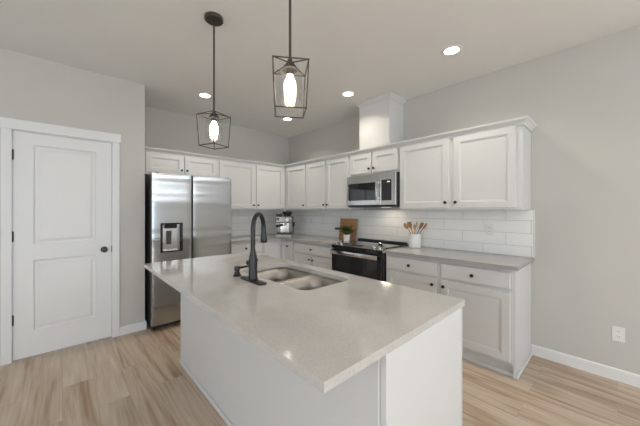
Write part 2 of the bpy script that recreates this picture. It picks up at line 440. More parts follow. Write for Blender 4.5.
def shaker(w, h, t=0.02, stile=0.058, rec=0.009):
    bm = bmesh.new()
    s = min(stile, h*0.28)
    xs = (0, s, w-s, w)
    def quad(a): bm.faces.new([bm.verts.new(c) for c in a])
    def ring(o, i, yo, yi):
        (a, b, c, d), (e, f, g, k) = o, i
        quad([(a, yo, c), (b, yo, c), (f, yi, g), (e, yi, g)]); quad([(b, yo, c), (b, yo, d), (f, yi, k), (f, yi, g)])
        quad([(b, yo, d), (a, yo, d), (e, yi, k), (f, yi, k)]); quad([(a, yo, d), (a, yo, c), (e, yi, g), (e, yi, k)])
    e = 0.002
    R = [((0, w, 0, h), 0), ((0, w, 0, h), -t+e), ((e, w-e, e, h-e), -t), ((s, w-s, s, h-s), -t), ((s+0.002, w-s-0.002, s+0.002, h-s-0.002), -t+0.004),
         ((s+0.010, w-s-0.010, s+0.010, h-s-0.010), -t+0.004), ((s+0.013, w-s-0.013, s+0.013, h-s-0.013), -t+rec)]
    for (o, yo), (i, yi) in zip(R, R[1:]): ring(o, i, yo, yi)
    a, b, c, d = R[-1][0]; y = R[-1][1]
    quad([(a, y, c), (b, y, c), (b, y, d), (a, y, d)]); quad([(0, 0, 0), (w, 0, 0), (w, 0, h), (0, 0, h)])
    bmesh.ops.remove_doubles(bm, verts=bm.verts[:], dist=1e-6)
    return bm

def cab_door(root, x0, x1, z0, z1, knob_at=None, y=0.0):
    o = link('door', shaker(x1-x0, z1-z0), 'cabinet', root, loc=(x0, y-0.0005, z0))
    if knob_at:
        kx = 0.028 if knob_at[0] == 'l' else (x1-x0)-0.028
        kz = 0.055 if knob_at[1] == 'b' else (z1-z0)-0.055
        knob(o, kx, kz)
    return o
def cab_drawer(root, x0, x1, z0, z1, nk=1):
    o = link('drawer', B(0, x1-x0, -0.02, 0, 0, z1-z0, 0.004), 'cabinet', root, loc=(x0, -0.0005, z0))
    if nk: knob(o, (x1-x0)/2, (z1-z0)/2)
    return o

UB, UT = 1.3614, 2.108         # wall cabinets: bottom and top
FX, FY = 2.912, 4.058          # faces of the right-hand and back wall cabinets
UD = XR-FX-0.002
WC = 'white wall cabinets'

def wall_cab(name, label, loc, rz, w, h, depth, doors):
    r = thing(name, label, 'cabinet', loc, rz, WC)
    link('body', B(0, w, 0, depth, 0, h, 0.0015), 'cabinet', r)
    for (x0, x1, z0, z1, k) in doors: cab_door(r, x0, x1, z0, z1, k)
    return r

# back wall: above the refrigerator, and the pair beside it
x0 = XE+0.004
wall_cab('wall_cabinet', 'short white two-door cabinet above the stainless refrigerator', (x0, FY, 1.812), 0, 1.694-x0, UT-1.812, YB-FY-0.002,
         [(0.765-x0, 1.212-x0, 0.030, 0.282, 'rb'), (1.226-x0, 1.676-x0, 0.030, 0.282, 'lb')])
x0 = 1.696
wall_cab('wall_cabinet', 'tall white two-door cabinet right of the refrigerator, behind the faucet', (x0, FY, UB), 0, XR-0.002-x0, UT-UB, YB-FY-0.002,
         [(1.712-x0, 2.303-x0, 0.022, 0.735, 'rb'), (2.332-x0, 2.872-x0, 0.022, 0.735, 'lb')])
# right wall, from the corner towards the camera
def rwall(label, ya, yb, z0, doors):
    return wall_cab('wall_cabinet', label, (FX, ya, z0), RIGHT, ya-yb, UT-z0, UD, [(ya-a, ya-b, c, d, k) for a, b, c, d, k in doors])
rwall('narrow white single-door wall cabinet in the corner above the espresso machine', FY-0.0015, 3.448, UB, [(3.975, 3.468, 0.022, 0.735, 'rb')])
rwall('white two-door wall cabinet left of the microwave, above the chopping board', 3.446, 2.521, UB, [(3.430, 2.992, 0.022, 0.735, 'rb'), (2.972, 2.537, 0.022, 0.735, 'lb')])
rwall('short white two-door cabinet directly above the microwave', 2.519, 1.752, 1.812, [(2.500, 2.148, 0.026, 0.285, 'rb'), (2.128, 1.770, 0.026, 0.285, 'lb')])
rwall('wide white two-door wall cabinet at the right end, above the utensil crock', 1.750, 0.557, UB, [(1.736, 1.178, 0.022, 0.735, 'rb'), (1.132, 0.606, 0.022, 0.735, 'lb')])

# crown moulding on the wall cabinets (one continuous mitred run)
def sweep(path, prof):
    """path: xy points; prof: (out, z) outline, out to the right of travel"""
    bm = bmesh.new(); rings = []
    P = [Vector((x, y)) for x, y in path]
    for i, p in enumerate(P):
        ds = []
        if i > 0: ds.append((p-P[i-1]).normalized())
        if i < len(P)-1: ds.append((P[i+1]-p).normalized())
        ns = [Vector((d.y, -d.x)) for d in ds]
        n = ns[0] if len(ns) == 1 else (ns[0]+ns[1])/(1+ns[0].dot(ns[1]))
        rings.append([bm.verts.new((p.x+n.x*o, p.y+n.y*o, z)) for o, z in prof])
    k = len(prof)
    for a, b in zip(rings, rings[1:]):
        for i in range(k): bm.faces.new((a[i], a[(i+1) % k], b[(i+1) % k], b[i]))
    bm.faces.new(rings[0]); bm.faces.new(rings[-1][::-1])
    return bm
CP = [(0.001, UT-0.014), (0.012, UT-0.012), (0.016, UT+0.006), (0.034, UT+0.026), (0.042, UT+0.032), (0.045, UT+0.048), (0.0, UT+0.048), (-0.03, UT+0.048), (-0.03, UT+0.002), (0.001, UT+0.002)]
cr = link('crown_moulding', sweep([(XE+0.005, FY), (FX, FY), (FX, 0.557), (XR-0.003, 0.557)], CP), 'cabinet')
tag(cr, 'white crown moulding running along the tops of the wall cabinets', 'moulding')

# hood chimney cover on top of the microwave cabinet
r = thing('vent_chase', 'white boxed vent cover rising from the cabinets to the ceiling', 'vent cover', (FX+0.004, 2.36, UT+0.049), RIGHT)
cd = XR-FX-0.006
link('box', B(0, 0.47, 0, cd, 0, HC-UT-0.052, 0.002), 'cabinet', r)
zt = HC-UT-0.051
link('crown', sweep([(0, cd), (0, 0), (0.47, 0), (0.47, cd)], [(0.0005, zt-0.052), (0.008, zt-0.050), (0.012, zt-0.034), (0.034, zt-0.014), (0.036, zt), (0.0005, zt)][::1]), 'cabinet', r)
link('corner_bead', B(0.43, 0.4705, -0.006, -0.0005, 0, zt-0.055, 0.001), 'cabinet', r)

# ------------------------------------------------------------------ base cabinets
BX, BY = 2.662, 3.810           # faces
CT, CB = 0.914, 0.884           # counter top and underside
BC = 'white base cabinets'
def base_cab(label, loc, rz, w, depth, ends=()):
    r = thing('base_cabinet', label, 'cabinet', loc, rz, BC)
    link('body', EX([(0, 0.105), (0, CB-0.001), (depth, CB-0.001), (depth, 0), (0.045, 0), (0.045, 0.105)], 'x', 0, w), 'cabinet', r)
    link('toe_moulding', B(0, w, 0.018, 0.0445, 0.0, 0.030, 0.004), 'cabinet', r)
    return r
r = base_cab('white base cabinet right of the range, two drawers over two doors', (BX, 1.770, 0), RIGHT, 1.770-0.576, XR-BX-0.002)
for (a, b) in ((1.752, 1.200), (1.148, 0.592)):
    cab_drawer(r, 1.770-a, 1.770-b, 0.718, 0.852)
cab_door(r, 1.770-1.752, 1.770-1.200, 0.128, 0.692, 'rt'); cab_door(r, 1.770-1.148, 1.770-0.592, 0.128, 0.692, 'lt')
link('end_panel', B(1.770-0.5755, 1.770-0.556, 0.0, XR-BX-0.002, 0, CB-0.001, 0.0015), 'cabinet', r)
link('end_moulding', B(1.770-0.5555, 1.770-0.541, 0.0, XR-BX-0.018, 0, 0.024, 0.004), 'cabinet', r)

r = base_cab('white base cabinet left of the range, one wide drawer over a door pair', (BX, 3.460, 0), RIGHT, 3.460-2.584, XR-BX-0.002)
cab_drawer(r, 0.016, 0.860, 0.718, 0.852)
cab_door(r, 0.016, 0.432, 0.128, 0.692, 'rt'); cab_door(r, 0.446, 0.860, 0.128, 0.692, 'lt')

r = thing('corner_cabinet', 'white corner base cabinet with folding doors below the espresso machine', 'cabinet', (BX, BY, 0), 0, BC)
bm = bmesh.new()
extrude_poly(bm, [(-0.355, 0), (0, 0), (0, -0.349), (XR-BX-0.002, -0.349), (XR-BX-0.002, YB-BY-0.002), (-0.355, YB-BY-0.002)], 'z', 0.105, CB-0.001)
link('body', bm, 'cabinet', r)
bm = bmesh.new()
extrude_poly(bm, [(-0.355, 0.045), (0.045, 0.045), (0.045, -0.349), (XR-BX-0.002, -0.349), (XR-BX-0.002, YB-BY-0.002), (-0.355, YB-BY-0.002)], 'z', 0, 0.1045)
link('plinth', bm, 'cabinet', r)
cab_door(r, -0.330, -0.024, 0.128, 0.852)
d = link('door', shaker(0.31, 0.724), 'cabinet', r, loc=(-0.0005, -0.024, 0.128), rot=(0, 0, RIGHT)); knob(d, 0.31-0.12, 0.724-0.068)

r = base_cab('white base cabinet between refrigerator and corner, behind the faucet', (1.705, BY, 0), 0, 2.305-1.705, YB-BY-0.002)
cab_drawer(r, 0.016, 0.584, 0.718, 0.852)
cab_door(r, 0.016, 0.296, 0.128, 0.692, 'rt'); cab_door(r, 0.304, 0.584, 0.128, 0.692, 'lt')

# counters
BS = 0.012                      # backsplash thickness
c1 = link('countertop', plate([(1.700, BY-0.045), (BX-0.045, BY-0.045), (BX-0.045, 2.578), (XR-BS-0.002, 2.578), (XR-BS-0.002, YB-BS-0.002), (1.700, YB-BS-0.002)], [], CB, CT, 0.0), 'worktop')
tag(c1, 'L-shaped grey quartz worktop in the far corner, under the espresso machine', 'countertop')
c2 = link('countertop', plate([(BX-0.055, 0.530), (XR-BS-0.002, 0.530), (XR-BS-0.002, 1.784), (BX-0.055, 1.784)], [], CB, CT, 0.0), 'worktop')
tag(c2, 'short grey quartz worktop right of the range, under the utensil crock', 'countertop')

# backsplash of long white tiles
def backsplash(L, first, phase_rows):
    bm = bmesh.new(); tw, g = 0.4085, 0.0032
    rows = [(CT+0.0005, 1.0135), (1.0135, 1.1365), (1.1365, 1.2595), (1.2595, UB-0.0008)]
    for k, (z0, z1) in enumerate(rows):
        x = -tw + (first if k % 2 else (first+tw/2) % tw)
        while x < L:
            a, b = max(x, 0)+g/2, min(x+tw, L)-g/2
            if b-a > 0.01: box(bm, a, b, -BS, -0.002, z0+(g/2 if k else 0), z1-g/2, 0.0012, 1)
            x += tw
    return bm
r = thing('tile_backsplash', 'long white subway tile backsplash behind the range and crock', 'backsplash', (XR, YB-BS, 0), RIGHT)
LR = YB-BS-0.536
link('tile_field', backsplash(LR, (YB-BS-1.166) % 0.4085, 0), 'tile', r)
link('grout', B(0, LR, -BS+0.003, -0.0005, CT+0.001, UB-0.001), 'grout', r)
link('edge_trim', B(LR+0.0005, LR+0.007, -BS-0.001, -0.0005, CT+0.001, UB-0.001, 0.001), 'plastic_white', r)
r = thing('tile_backsplash', 'white subway tile backsplash beside the refrigerator, behind the faucet', 'backsplash', (1.66, YB, 0), 0)
LB_ = XR-BS-0.001-1.66
link('tile_field', backsplash(LB_, 0.12, 0), 'tile', r)
link('grout', B(0, LB_, -BS+0.003, -0.0005, CT+0.001, UB-0.001), 'grout', r)

# wall outlets
def outlet(label, loc, rz, gang=1):
    r = thing('wall_outlet', label, 'outlet', loc, rz, 'wall outlets')
    w = 0.072 if gang == 1 else 0.116
    link('cover_plate', B(-w/2, w/2, -0.006, 0, -0.058, 0.058, 0.0025), 'plastic_white', r)
    for z in (0.021, -0.021):
        rc = link('receptacle', B(-0.017, 0.017, -0.0085, -0.0062, z-0.014, z+0.014, 0.001), 'plastic_white', r)
        bm = bmesh.new()
        box(bm, -0.0075, -0.0050, -0.0092, -0.0086, z-0.002, z+0.006); box(bm, 0.0050, 0.0075, -0.0092, -0.0086, z-0.002, z+0.006)
        link('slot', bm, 'rubber', rc)
    return r
outlet('white outlet low on the bare right wall above the baseboard', (XR-0.0005, -0.005, 0.372), RIGHT)
outlet('white outlet on the tiles at the right, above the end worktop', (XR-BS-0.0005, 0.902, 1.160), RIGHT)
outlet('white outlet on the tiles between espresso machine and chopping board', (XR-BS-0.0005, 3.700, 1.165), RIGHT)

# ------------------------------------------------------------------ refrigerator
FW, FH, FYF = 0.926, 1.782, 3.500
r = thing('refrigerator', 'stainless steel side-by-side refrigerator with a water dispenser', 'refrigerator', (0.722, FYF, 0), 0)
link('body', B(0.006, FW-0.006, 0.068, 0.86, 0.03, FH-0.02, 0.006), 'steeldark', r)
def fridge_door(w, h, hole=None):
    bm = bmesh.new(); n = 24
    def yf(x):
        t = abs(2*x/w-1); return 0.003*t**10
    xs = [w*0.5*(1-math.cos(PI*i/n)) for i in range(n+1)]
    zs = [0, h]
    if hole:
        a, b, c, d = hole
        xs = sorted({*[x for x in xs if abs(x-a) > 0.004 and abs(x-b) > 0.004], a, b}); zs = [0, c, d, h]
    g = [[bm.verts.new((x, yf(x), z)) for x in xs] for z in zs]
    bk = [[bm.verts.new((x, 0.060, z)) for x in xs] for z in zs]
    for j in range(len(zs)-1):
        for i in range(len(xs)-1):
            if hole and j == 1 and xs[i] >= a-1e-6 and xs[i+1] <= b+1e-6: continue
            bm.faces.new((g[j][i], g[j][i+1], g[j+1][i+1], g[j+1][i])); bm.faces.new((bk[j][i], bk[j+1][i], bk[j+1][i+1], bk[j][i+1]))
        for i in (0, len(xs)-1): bm.faces.new((g[j][i], g[j+1][i], bk[j+1][i], bk[j][i]))
    for j in (0, len(zs)-1):
        for i in range(len(xs)-1): bm.faces.new((g[j][i], bk[j][i], bk[j][i+1], g[j][i+1]))
    if hole:
        ia, ib = xs.index(a), xs.index(b)
        for i in range(ia, ib):
            for j in (1, 2): bm.faces.new((g[j][i], g[j][i+1], bk[j][i+1], bk[j][i]))
        for i in (ia, ib): bm.faces.new((g[1][i], g[2][i], bk[2][i], bk[1][i]))
    return bm
d1 = link('door', fridge_door(0.414, FH-0.075, (0.082, 0.318, 0.808, 1.142)), 'steel', r, True, (0.001, 0, 0.07))
d1['label'] = 'left freezer door with the dispenser'
d2 = link('door', fridge_door(0.488, FH-0.075), 'steel', r, True, (0.437, 0, 0.07))
d2['label'] = 'right refrigerator door'
link('handle_recess', B(0.416, 0.436, 0.018, 0.06, 0.07, FH-0.006), 'steeldark', r)
gd = bmesh.new()
box(gd, 0.4155, 0.4265, 0.004, 0.0178, 0.80, 1.42, 0.002); link('handle', gd, 'rubber', d1, loc=(-0.001, 0, -0.07))
wd = link('water_dispenser', None or (lambda: (lambda bm: (box(bm, 0.083, 0.106, -0.004, 0.05, 0.879, 1.211, 0.002), box(bm, 0.282, 0.318, -0.004, 0.05, 0.879, 1.211, 0.002), box(bm, 0.106, 0.282, -0.004, 0.05, 1.196, 1.211, 0.002), box(bm, 0.106, 0.282, -0.004, 0.05, 0.879, 0.891, 0.002), bm)[-1])(bmesh.new()))(), 'glassblack', r)
link('recess_back', B(0.1065, 0.2815, 0.043, 0.049, 0.892, 1.195), 'steelflat', wd)
link('nozzle', EX([(0.0, 1.194), (0.042, 1.194), (0.042, 1.150), (0.015, 1.150)], 'x', 0.130, 0.258), 'rubber', wd)
link('paddle', B(0.152, 0.205, 0.030, 0.042, 0.965, 1.120, 0.004), 'steeldark', wd)
link('drip_tray', B(0.112, 0.276, 0.000, 0.042, 0.8915, 0.899, 0.001), 'steelflat', wd)
bm = bmesh.new(); box(bm, 0.02, FW-0.02, 0.075, 0.16, 0.02, 0.068); link('kick_grille', bm, 'rubber', r)
for x in (0.03, FW-0.07):
    link('foot', B(x, x+0.04, 0.07, 0.13, 0.0, 0.03, 0.004), 'rubber', r)
    link('foot', B(x, x+0.04, 0.76, 0.82, 0.0, 0.03, 0.004), 'rubber', r)
    link('hinge_cover', B(x, x+0.05, 0.03, 0.12, FH-0.018, FH+0.006, 0.004), 'rubber', r)

# ------------------------------------------------------------------ range
RW = 0.784
r = thing('range', 'stainless and black slide-in range with smooth glass cooktop', 'stove', (2.622, 2.573, 0), RIGHT)
link('body', B(0, RW, 0.012, 0.60, 0.04, 0.905, 0.003), 'steeldark', r)
cp = link('control_panel', EX([(0.011, 0.858), (-0.018, 0.868), (-0.020, 0.908), (0.075, 0.930), (0.075, 0.906), (0.011, 0.906)], 'x', 0.0, RW), 'glassblack', r)
link('control_top', EX([(-0.020, 0.9085), (-0.018, 0.9125), (0.075, 0.934), (0.075, 0.9305)], 'x', 0.0, RW), 'steelflat', cp)
sl = Matrix.Rotation(math.radians(13), 4, 'X')
for x in (0.055, 0.135, RW-0.135, RW-0.055):
    m = Matrix.Translation((x, 0.022, 0.9225)) @ sl
    link('control_knob', LA([(0, 0), (0.021, 0), (0.021, 0.004), (0.017, 0.006), (0.0155, 0.026), (0.013, 0.029), (0, 0.029)], 24, m), 'chrome', cp, True)
link('display', B(0.30, 0.48, 0.0, 0.05, 0, 0.0012, 0.0005, mtx=Matrix.Translation((0, 0.004, 0.9185)) @ sl), 'glassblack', cp)
ck = link('cooktop', B(0.0, RW, 0.0755, 0.575, 0.9055, 0.932, 0.003), 'cooktop', r)
M['burner'] = mat('burner_print', (0.07, 0.07, 0.072), 0.12)
for (x, y, R) in ((0.20, 0.20, 0.10), (0.59, 0.20, 0.085), (0.20, 0.44, 0.075), (0.59, 0.44, 0.10)):
    link('burner_ring', LA([(R-0.004, 0.9322), (R, 0.9322), (R, 0.9326), (R-0.004, 0.9326), (R-0.004, 0.9322)], 40, Matrix.Translation((x, y, 0))), 'burner', ck)
link('rear_vent', B(0.012, RW-0.012, 0.500, 0.560, 0.9325, 0.953, 0.005), 'rubber', r)
od = link('oven_door', B(0.004, RW-0.004, -0.022, 0.0115, 0.20, 0.852, 0.004), 'glassblack', r)
link('window', B(0.10, RW-0.10, -0.0240, -0.0225, 0.32, 0.70, 0.0005), 'glassblack', od)
bm = bmesh.new(); box(bm, 0.018, RW-0.040, -0.068, -0.050, 0.796, 0.848, 0.008)
for x in (0.05, RW-0.07): box(bm, x-0.012, x+0.012, -0.052, -0.0225, 0.810, 0.834, 0.003)
link('handle', bm, 'chrome', od, True)
dr = link('drawer', B(0.004, RW-0.004, -0.018, 0.0115, 0.045, 0.195, 0.004), 'steelflat', r)
for x in (0.03, RW-0.07):
    for y in (0.05, 0.53): link('foot', B(x, x+0.04, y, y+0.04, 0, 0.0395), 'rubber', r)

# small pale rest with a black tip on the cooktop
r = thing('spoon_rest', 'small pale metal spoon rest with a black tip, on the cooktop front right', 'spoon rest', (2.86, 1.985, 0.9328), 0.45)
link('dish', LA([(0, 0), (0.030, 0.0), (0.044, 0.012), (0.046, 0.020), (0.042, 0.017), (0.028, 0.005), (0, 0.004)], 24, Matrix.Diagonal((1, 0.75, 1, 1))), 'chrome', r, True)
bm = bmesh.new(); tube(bm, [(0.005, -0.020, 0.0215), (0.02, -0.040, 0.034), (0.03, -0.062, 0.044)], [0.006, 0.009, 0.011], 12); link('tip', bm, 'black', r, True)

# ------------------------------------------------------------------ microwave
MW, MH = 0.757, 0.402
r = thing('microwave', 'stainless over-the-range microwave with black glass door', 'microwave', (2.838, 2.515, 1.4085), RIGHT)
link('body', B(0.002, MW-0.002, 0.022, XR-2.838-BS-0.006, 0, MH, 0.003), 'steeldark', r)
fp = link('door', B(0.0, 0.548, 0.0, 0.0215, 0.014, MH-0.001, 0.003), 'steelflat', r)
link('window', B(0.030, 0.470, -0.0015, 0.004, 0.075, 0.300, 0.001), 'glassblack', fp)
bm = bmesh.new(); box(bm, 0.498, 0.522, -0.045, -0.030, 0.075, 0.315, 0.006)
for z in (0.10, 0.29): box(bm, 0.502, 0.518, -0.031, 0.001, z-0.01, z+0.01, 0.002)
link('handle', bm, 'chrome', fp, True)
ct = link('control_panel', B(0.5495, MW, 0.0, 0.0215, 0.014, MH-0.001, 0.003), 'steelflat', r)
kp = link('keypad', B(0.560, 0.700, -0.0015, 0.004, 0.068, 0.318, 0.001), 'glassblack', ct)
link('display', B(0.640, 0.680, -0.0020, -0.0016, 0.284, 0.298), 'display', kp)
link('vent_slot', B(0.015, MW-0.015, 0.006, 0.022, 0.0, 0.0135), 'rubber', r)
link('underside', B(0.01, MW-0.01, 0.03, 0.36, -0.012, -0.0005, 0.002), 'steeldark', r)
lm = link('cooktop_lamp', B(0.44, 0.56, 0.16, 0.22, -0.0145, -0.0125), 'hoodlamp', r)
l = bpy.data.lights.new('cooktop_lamp', 'AREA'); l.shape = 'RECTANGLE'; l.size = 0.13; l.size_y = 0.07; l.energy = 0.55; l.color = (1, 0.84, 0.64)
o = bpy.data.objects.new('lamp_light', l); COL.objects.link(o); o.parent = r; o.location = (0.50, 0.19, -0.018)

# ------------------------------------------------------------------ kitchen island
IX0, IX1, IY0, IY1 = 0.4966, 1.470, 0.519, 2.685
PX0, PX1, PY0, PY1 = 0.781, 1.420, 0.5455, 2.680
r = thing('kitchen_island', 'white kitchen island under the long quartz top with the sink', 'island', ((PX0+PX1)/2, 1.6, 0), 0)
def isl(name, bm, m='cabinet', parent=None):
    for v in bm.verts: v.co -= Vector(((PX0+PX1)/2, 1.6, 0))
    return link(name, bm, m, parent or r)
SX0, SX1, SY0, SY1 = 0.968, 1.372, 1.165, 1.925      # sink opening
bm = bmesh.new()
box(bm, PX0+0.02, PX1, PY0+0.002, SY0-0.06, 0.10, CB-0.001); box(bm, PX0+0.02, PX1, SY1+0.06, PY1-0.021, 0.10, CB-0.001)
box(bm, PX0+0.02, PX1, SY0-0.06, SY1+0.06, 0.10, 0.60); box(bm, PX1-0.02, PX1, SY0-0.06, SY1+0.06, 0.60, CB-0.001)
isl('body', bm)
isl('back_panel', B(PX0-0.004, PX0+0.0195, PY0+0.002, PY1-0.021, 0.0, CB-0.001, 0.001))
isl('end_panel', B(PX0+0.005, PX1+0.0095, 0.5225, PY0, 0.0, CB-0.001, 0.001))
isl('end_panel', B(PX0-0.0035, PX1+0.020, PY1-0.020, PY1, 0.0, CB-0.001, 0.001))
isl('corner_trim', B(PX1+0.0105, PX1+0.0215, 0.5205, PY0, 0.0, CB-0.001, 0.001))
isl('toe_kick', B(PX1-0.075, PX1-0.06, PY0+0.001, PY1-0.021, 0.0, 0.0995))
isl('shoe_moulding', B(PX0-0.020, PX0-0.0045, PY0+0.002, PY1-0.021, 0.0, 0.030, 0.005))
for (y0, y1, side) in ((0.560, 1.005, 'l'), (1.015, 1.505, 'r'), (1.515, 2.005, 'l'), (2.015, 2.640, 'r')):
    dd = link('door', shaker(y1-y0, 0.56), 'cabinet', r, loc=(PX1+0.0005-(PX0+PX1)/2, y0-1.6, 0.115), rot=(0, 0, PI/2))
    knob(dd, 0.022 if side == 'l' else (y1-y0)-0.03, 0.56-0.20 if y0 < 0.6 else 0.50)
    fr = link('drawer', B(0, y1-y0, -0.02, 0, 0, 0.155, 0.004), 'cabinet', r, loc=(PX1+0.0005-(PX0+PX1)/2, y0-1.6, 0.70), rot=(0, 0, PI/2))
    knob(fr, (y1-y0)/2, 0.078)
it = link('island_countertop', plate([(IX0, IY0), (IX1, IY0), (IX1, IY1), (IX0, IY1)], [rrect(SX0, SX1, SY0, SY1, 0.075, 8)], CB, CT, 0.0), 'quartz')
tag(it, 'long greige quartz island top with a sink cut-out', 'countertop')

# sink: two undermount bowls
r = thing('kitchen_sink', 'stainless double-bowl undermount sink in the island', 'sink', ((SX0+SX1)/2, (SY0+SY1)/2, 0.66), 0)
def snk(name, bm, m, parent=None, smooth=True):
    for v in bm.verts: v.co -= Vector(((SX0+SX1)/2, (SY0+SY1)/2, 0.66))
    return link(name, bm, m, parent or r, smooth)
YM = 1.532
bowls = ((SX0-0.004, SX1+0.004, SY0-0.004, YM-0.013), (SX0-0.004, SX1+0.004, YM+0.013, SY1+0.004))
rim = snk('rim', plate(rrect(SX0-0.03, SX1+0.03, SY0-0.03, SY1+0.03, 0.06, 6), [rrect(*b, 0.078, 8) for b in bowls], CB-0.0075, CB-0.0015), 'sink', smooth=False)
for b in bowls:
    bm = bmesh.new(); rings = []
    steps = [(0.0, CB-0.004, 0.078), (0.003, 0.78, 0.078), (0.008, 0.715, 0.075), (0.018, 0.692, 0.07), (0.040, 0.681, 0.06), (0.09, 0.677, 0.04)]
    for off, z, rad in steps:
        rings.append([bm.verts.new((x, y, z)) for x, y in rrect(b[0]+off, b[1]-off, b[2]+off, b[3]-off, rad, 8)])
    for a, c in zip(rings, rings[1:]):
        n = len(a)
        for i in range(n): bm.faces.new((a[i], a[(i+1) % n], c[(i+1) % n], c[i]))
    bm.faces.new(rings[-1])
    bs = snk('bowl', bm, 'sink')
    mod = bs.modifiers.new('gauge', 'SOLIDIFY'); mod.thickness = 0.0015; mod.offset = 1
    snk('drain', LA([(0, 0.6775), (0.020, 0.6775), (0.040, 0.6785), (0.046, 0.6815), (0.046, 0.677), (0, 0.677)], 28, Matrix.Translation(((b[0]+b[1])/2, (b[2]+b[3])/2, 0.0012))), 'chrome', bs)

# faucet
FXp, FYp = 0.876, 1.560
r = thing('kitchen_faucet', 'tall dark gooseneck pull-down faucet beside the island sink', 'faucet', (FXp, FYp, CT), 0)
link('base_plate', plate(rrect(-0.030, 0.030, -0.132, 0.132, 0.0295, 8), [], 0.0005, 0.009, 0.002), 'faucet', r, True)
link('body', LA([(0, 0.0092), (0.029, 0.0092), (0.030, 0.016), (0.0275, 0.030), (0.0265, 0.14), (0.0235, 0.155), (0.0165, 0.185), (0.0145, 0.205), (0, 0.206)], 28), 'faucet', r, True)
phi = math.radians(38); dx, dy = math.cos(phi), math.sin(phi); RA = 0.092
pts = [(0, 0, 0.19), (0, 0, 0.26), (0, 0, 0.325)]
for i in range(1, 17):
    t = PI*i/16*0.98; k = RA-RA*math.cos(t); z = 0.325+RA*1.04*math.sin(t); pts.append((dx*k, dy*k, z))
link('spout', (lambda bm: (tube(bm, pts, 0.0145, 18), bm)[-1])(bmesh.new()), 'faucet', r, True)
ex, ey, ez = pts[-1]
m = Matrix.Translation((ex, ey, ez)) @ Matrix.Rotation(PI, 4, 'X') @ Matrix.Rotation(0.04, 4, 'Y')
link('spray_head', LA([(0, -0.004), (0.0155, -0.004), (0.0160, 0.02), (0.0185, 0.05), (0.0225, 0.085), (0.0235, 0.105), (0.0205, 0.110), (0, 0.110)], 24, m), 'faucet', r, True)
bm = bmesh.new(); cyl(bm, (0, 0.02, 0.108), (0, 0.062, 0.108), 0.017, 20)
hub = link('handle_hub', bm, 'faucet', r, True)
bm = bmesh.new(); tube(bm, [(-0.002, 0.052, 0.108), (0.030, 0.052, 0.114), (0.062, 0.050, 0.120)], [0.008, 0.006, 0.0075], 12); link('lever', bm, 'faucet', hub, True)

r = thing('soap_dispenser', 'small dark soap dispenser pump left of the faucet', 'soap dispenser', (0.866, 1.756, CT), 0)
link('collar', LA([(0, 0.0005), (0.027, 0.0005), (0.027, 0.008), (0.020, 0.012), (0.019, 0.030), (0, 0.031)], 24), 'faucet', r, True)
link('pump', LA([(0, 0.0312), (0.012, 0.0312), (0.012, 0.036), (0.019, 0.038), (0.020, 0.060), (0.017, 0.066), (0, 0.068)], 24), 'faucet', r, True)
bm = bmesh.new(); tube(bm, [(0.010, -0.002, 0.052), (0.05, -0.012, 0.058), (0.088, -0.022, 0.056), (0.098, -0.025, 0.046)], [0.008, 0.007, 0.006, 0.006], 12); link('nozzle', bm, 'faucet', r, True)

# ------------------------------------------------------------------ pendant lamps
def pendant(label, x, y, rz, ztop=2.088, hgt=0.262):
    r = thing('pendant_light', label, 'pendant light', (x, y, HC), 0, 'cage pendants above the island')
    link('canopy', LA([(0, -0.0005), (0.066, -0.0005), (0.066, -0.020), (0.060, -0.026), (0, -0.027)], 36), 'bronze', r, True)
    zt = ztop-HC; zb = zt-hgt
    bm = bmesh.new(); cyl(bm, (0, 0, -0.0265), (0, 0, zt+0.0362), 0.0065, 14); link('rod', bm, 'bronze', r, True)
    bm = bmesh.new(); a, b = 0.0830, 0.0720; t = 0.0027
    rot = Matrix.Rotation(rz, 4, 'Z')
    TP = [rot @ Vector((sx*a, sy*a, zt)) for sx, sy in ((-1, -1), (1, -1), (1, 1), (-1, 1))]
    BP = [rot @ Vector((sx*b, sy*b, zb)) for sx, sy in ((-1, -1), (1, -1), (1, 1), (-1, 1))]
    def bar(p, q):
        d = (q-p).normalized(); tube(bm, [p-d*t, q+d*t], t*1.35, 4)
    for i in range(4):
        bar(TP[i], TP[(i+1) % 4]); bar(BP[i], BP[(i+1) % 4]); bar(TP[i], BP[i])
    C0 = Vector((0, 0, zt))
    for i in range(4): bar(C0+Vector((0, 0, 0.020)), TP[i])
    link('cage', bm, 'bronze', r)
    zc = zt+0.036
    link('socket', LA([(0, zc), (0.011, zc), (0.014, zc-0.012), (0.036, zc-0.044), (0.037, zc-0.052), (0.018, zc-0.053), (0.018, zc-0.076), (0, zc-0.077)], 24), 'bronze', r, True)
    link('glass_shade', LA([(0.0375, zc-0.049), (0.052, zc-0.056), (0.059, zc-0.074), (0.059, zc-0.214), (0.0575, zc-0.214), (0.0575, zc-0.075), (0.051, zc-0.058), (0.0375, zc-0.051)], 36), 'glass', r, True)
    link('bulb', LA([(0, zc-0.0775), (0.013, zc-0.078), (0.016, zc-0.092), (0.027, zc-0.112), (0.0285, zc-0.145), (0.025, zc-0.178), (0.014, zc-0.196), (0, zc-0.200)], 24), 'bulb', r, True)
    return r
VA = math.atan2(1.098, 0.82)
pendant('black cage pendant light at the left, nearer the refrigerator', 0.819, 2.031, math.radians(-68), 2.056, 0.224)
pendant('black cage pendant light at the top centre, rod running out of frame', 0.820, 1.098, VA-PI/2+math.radians(3), 2.066, 0.224)

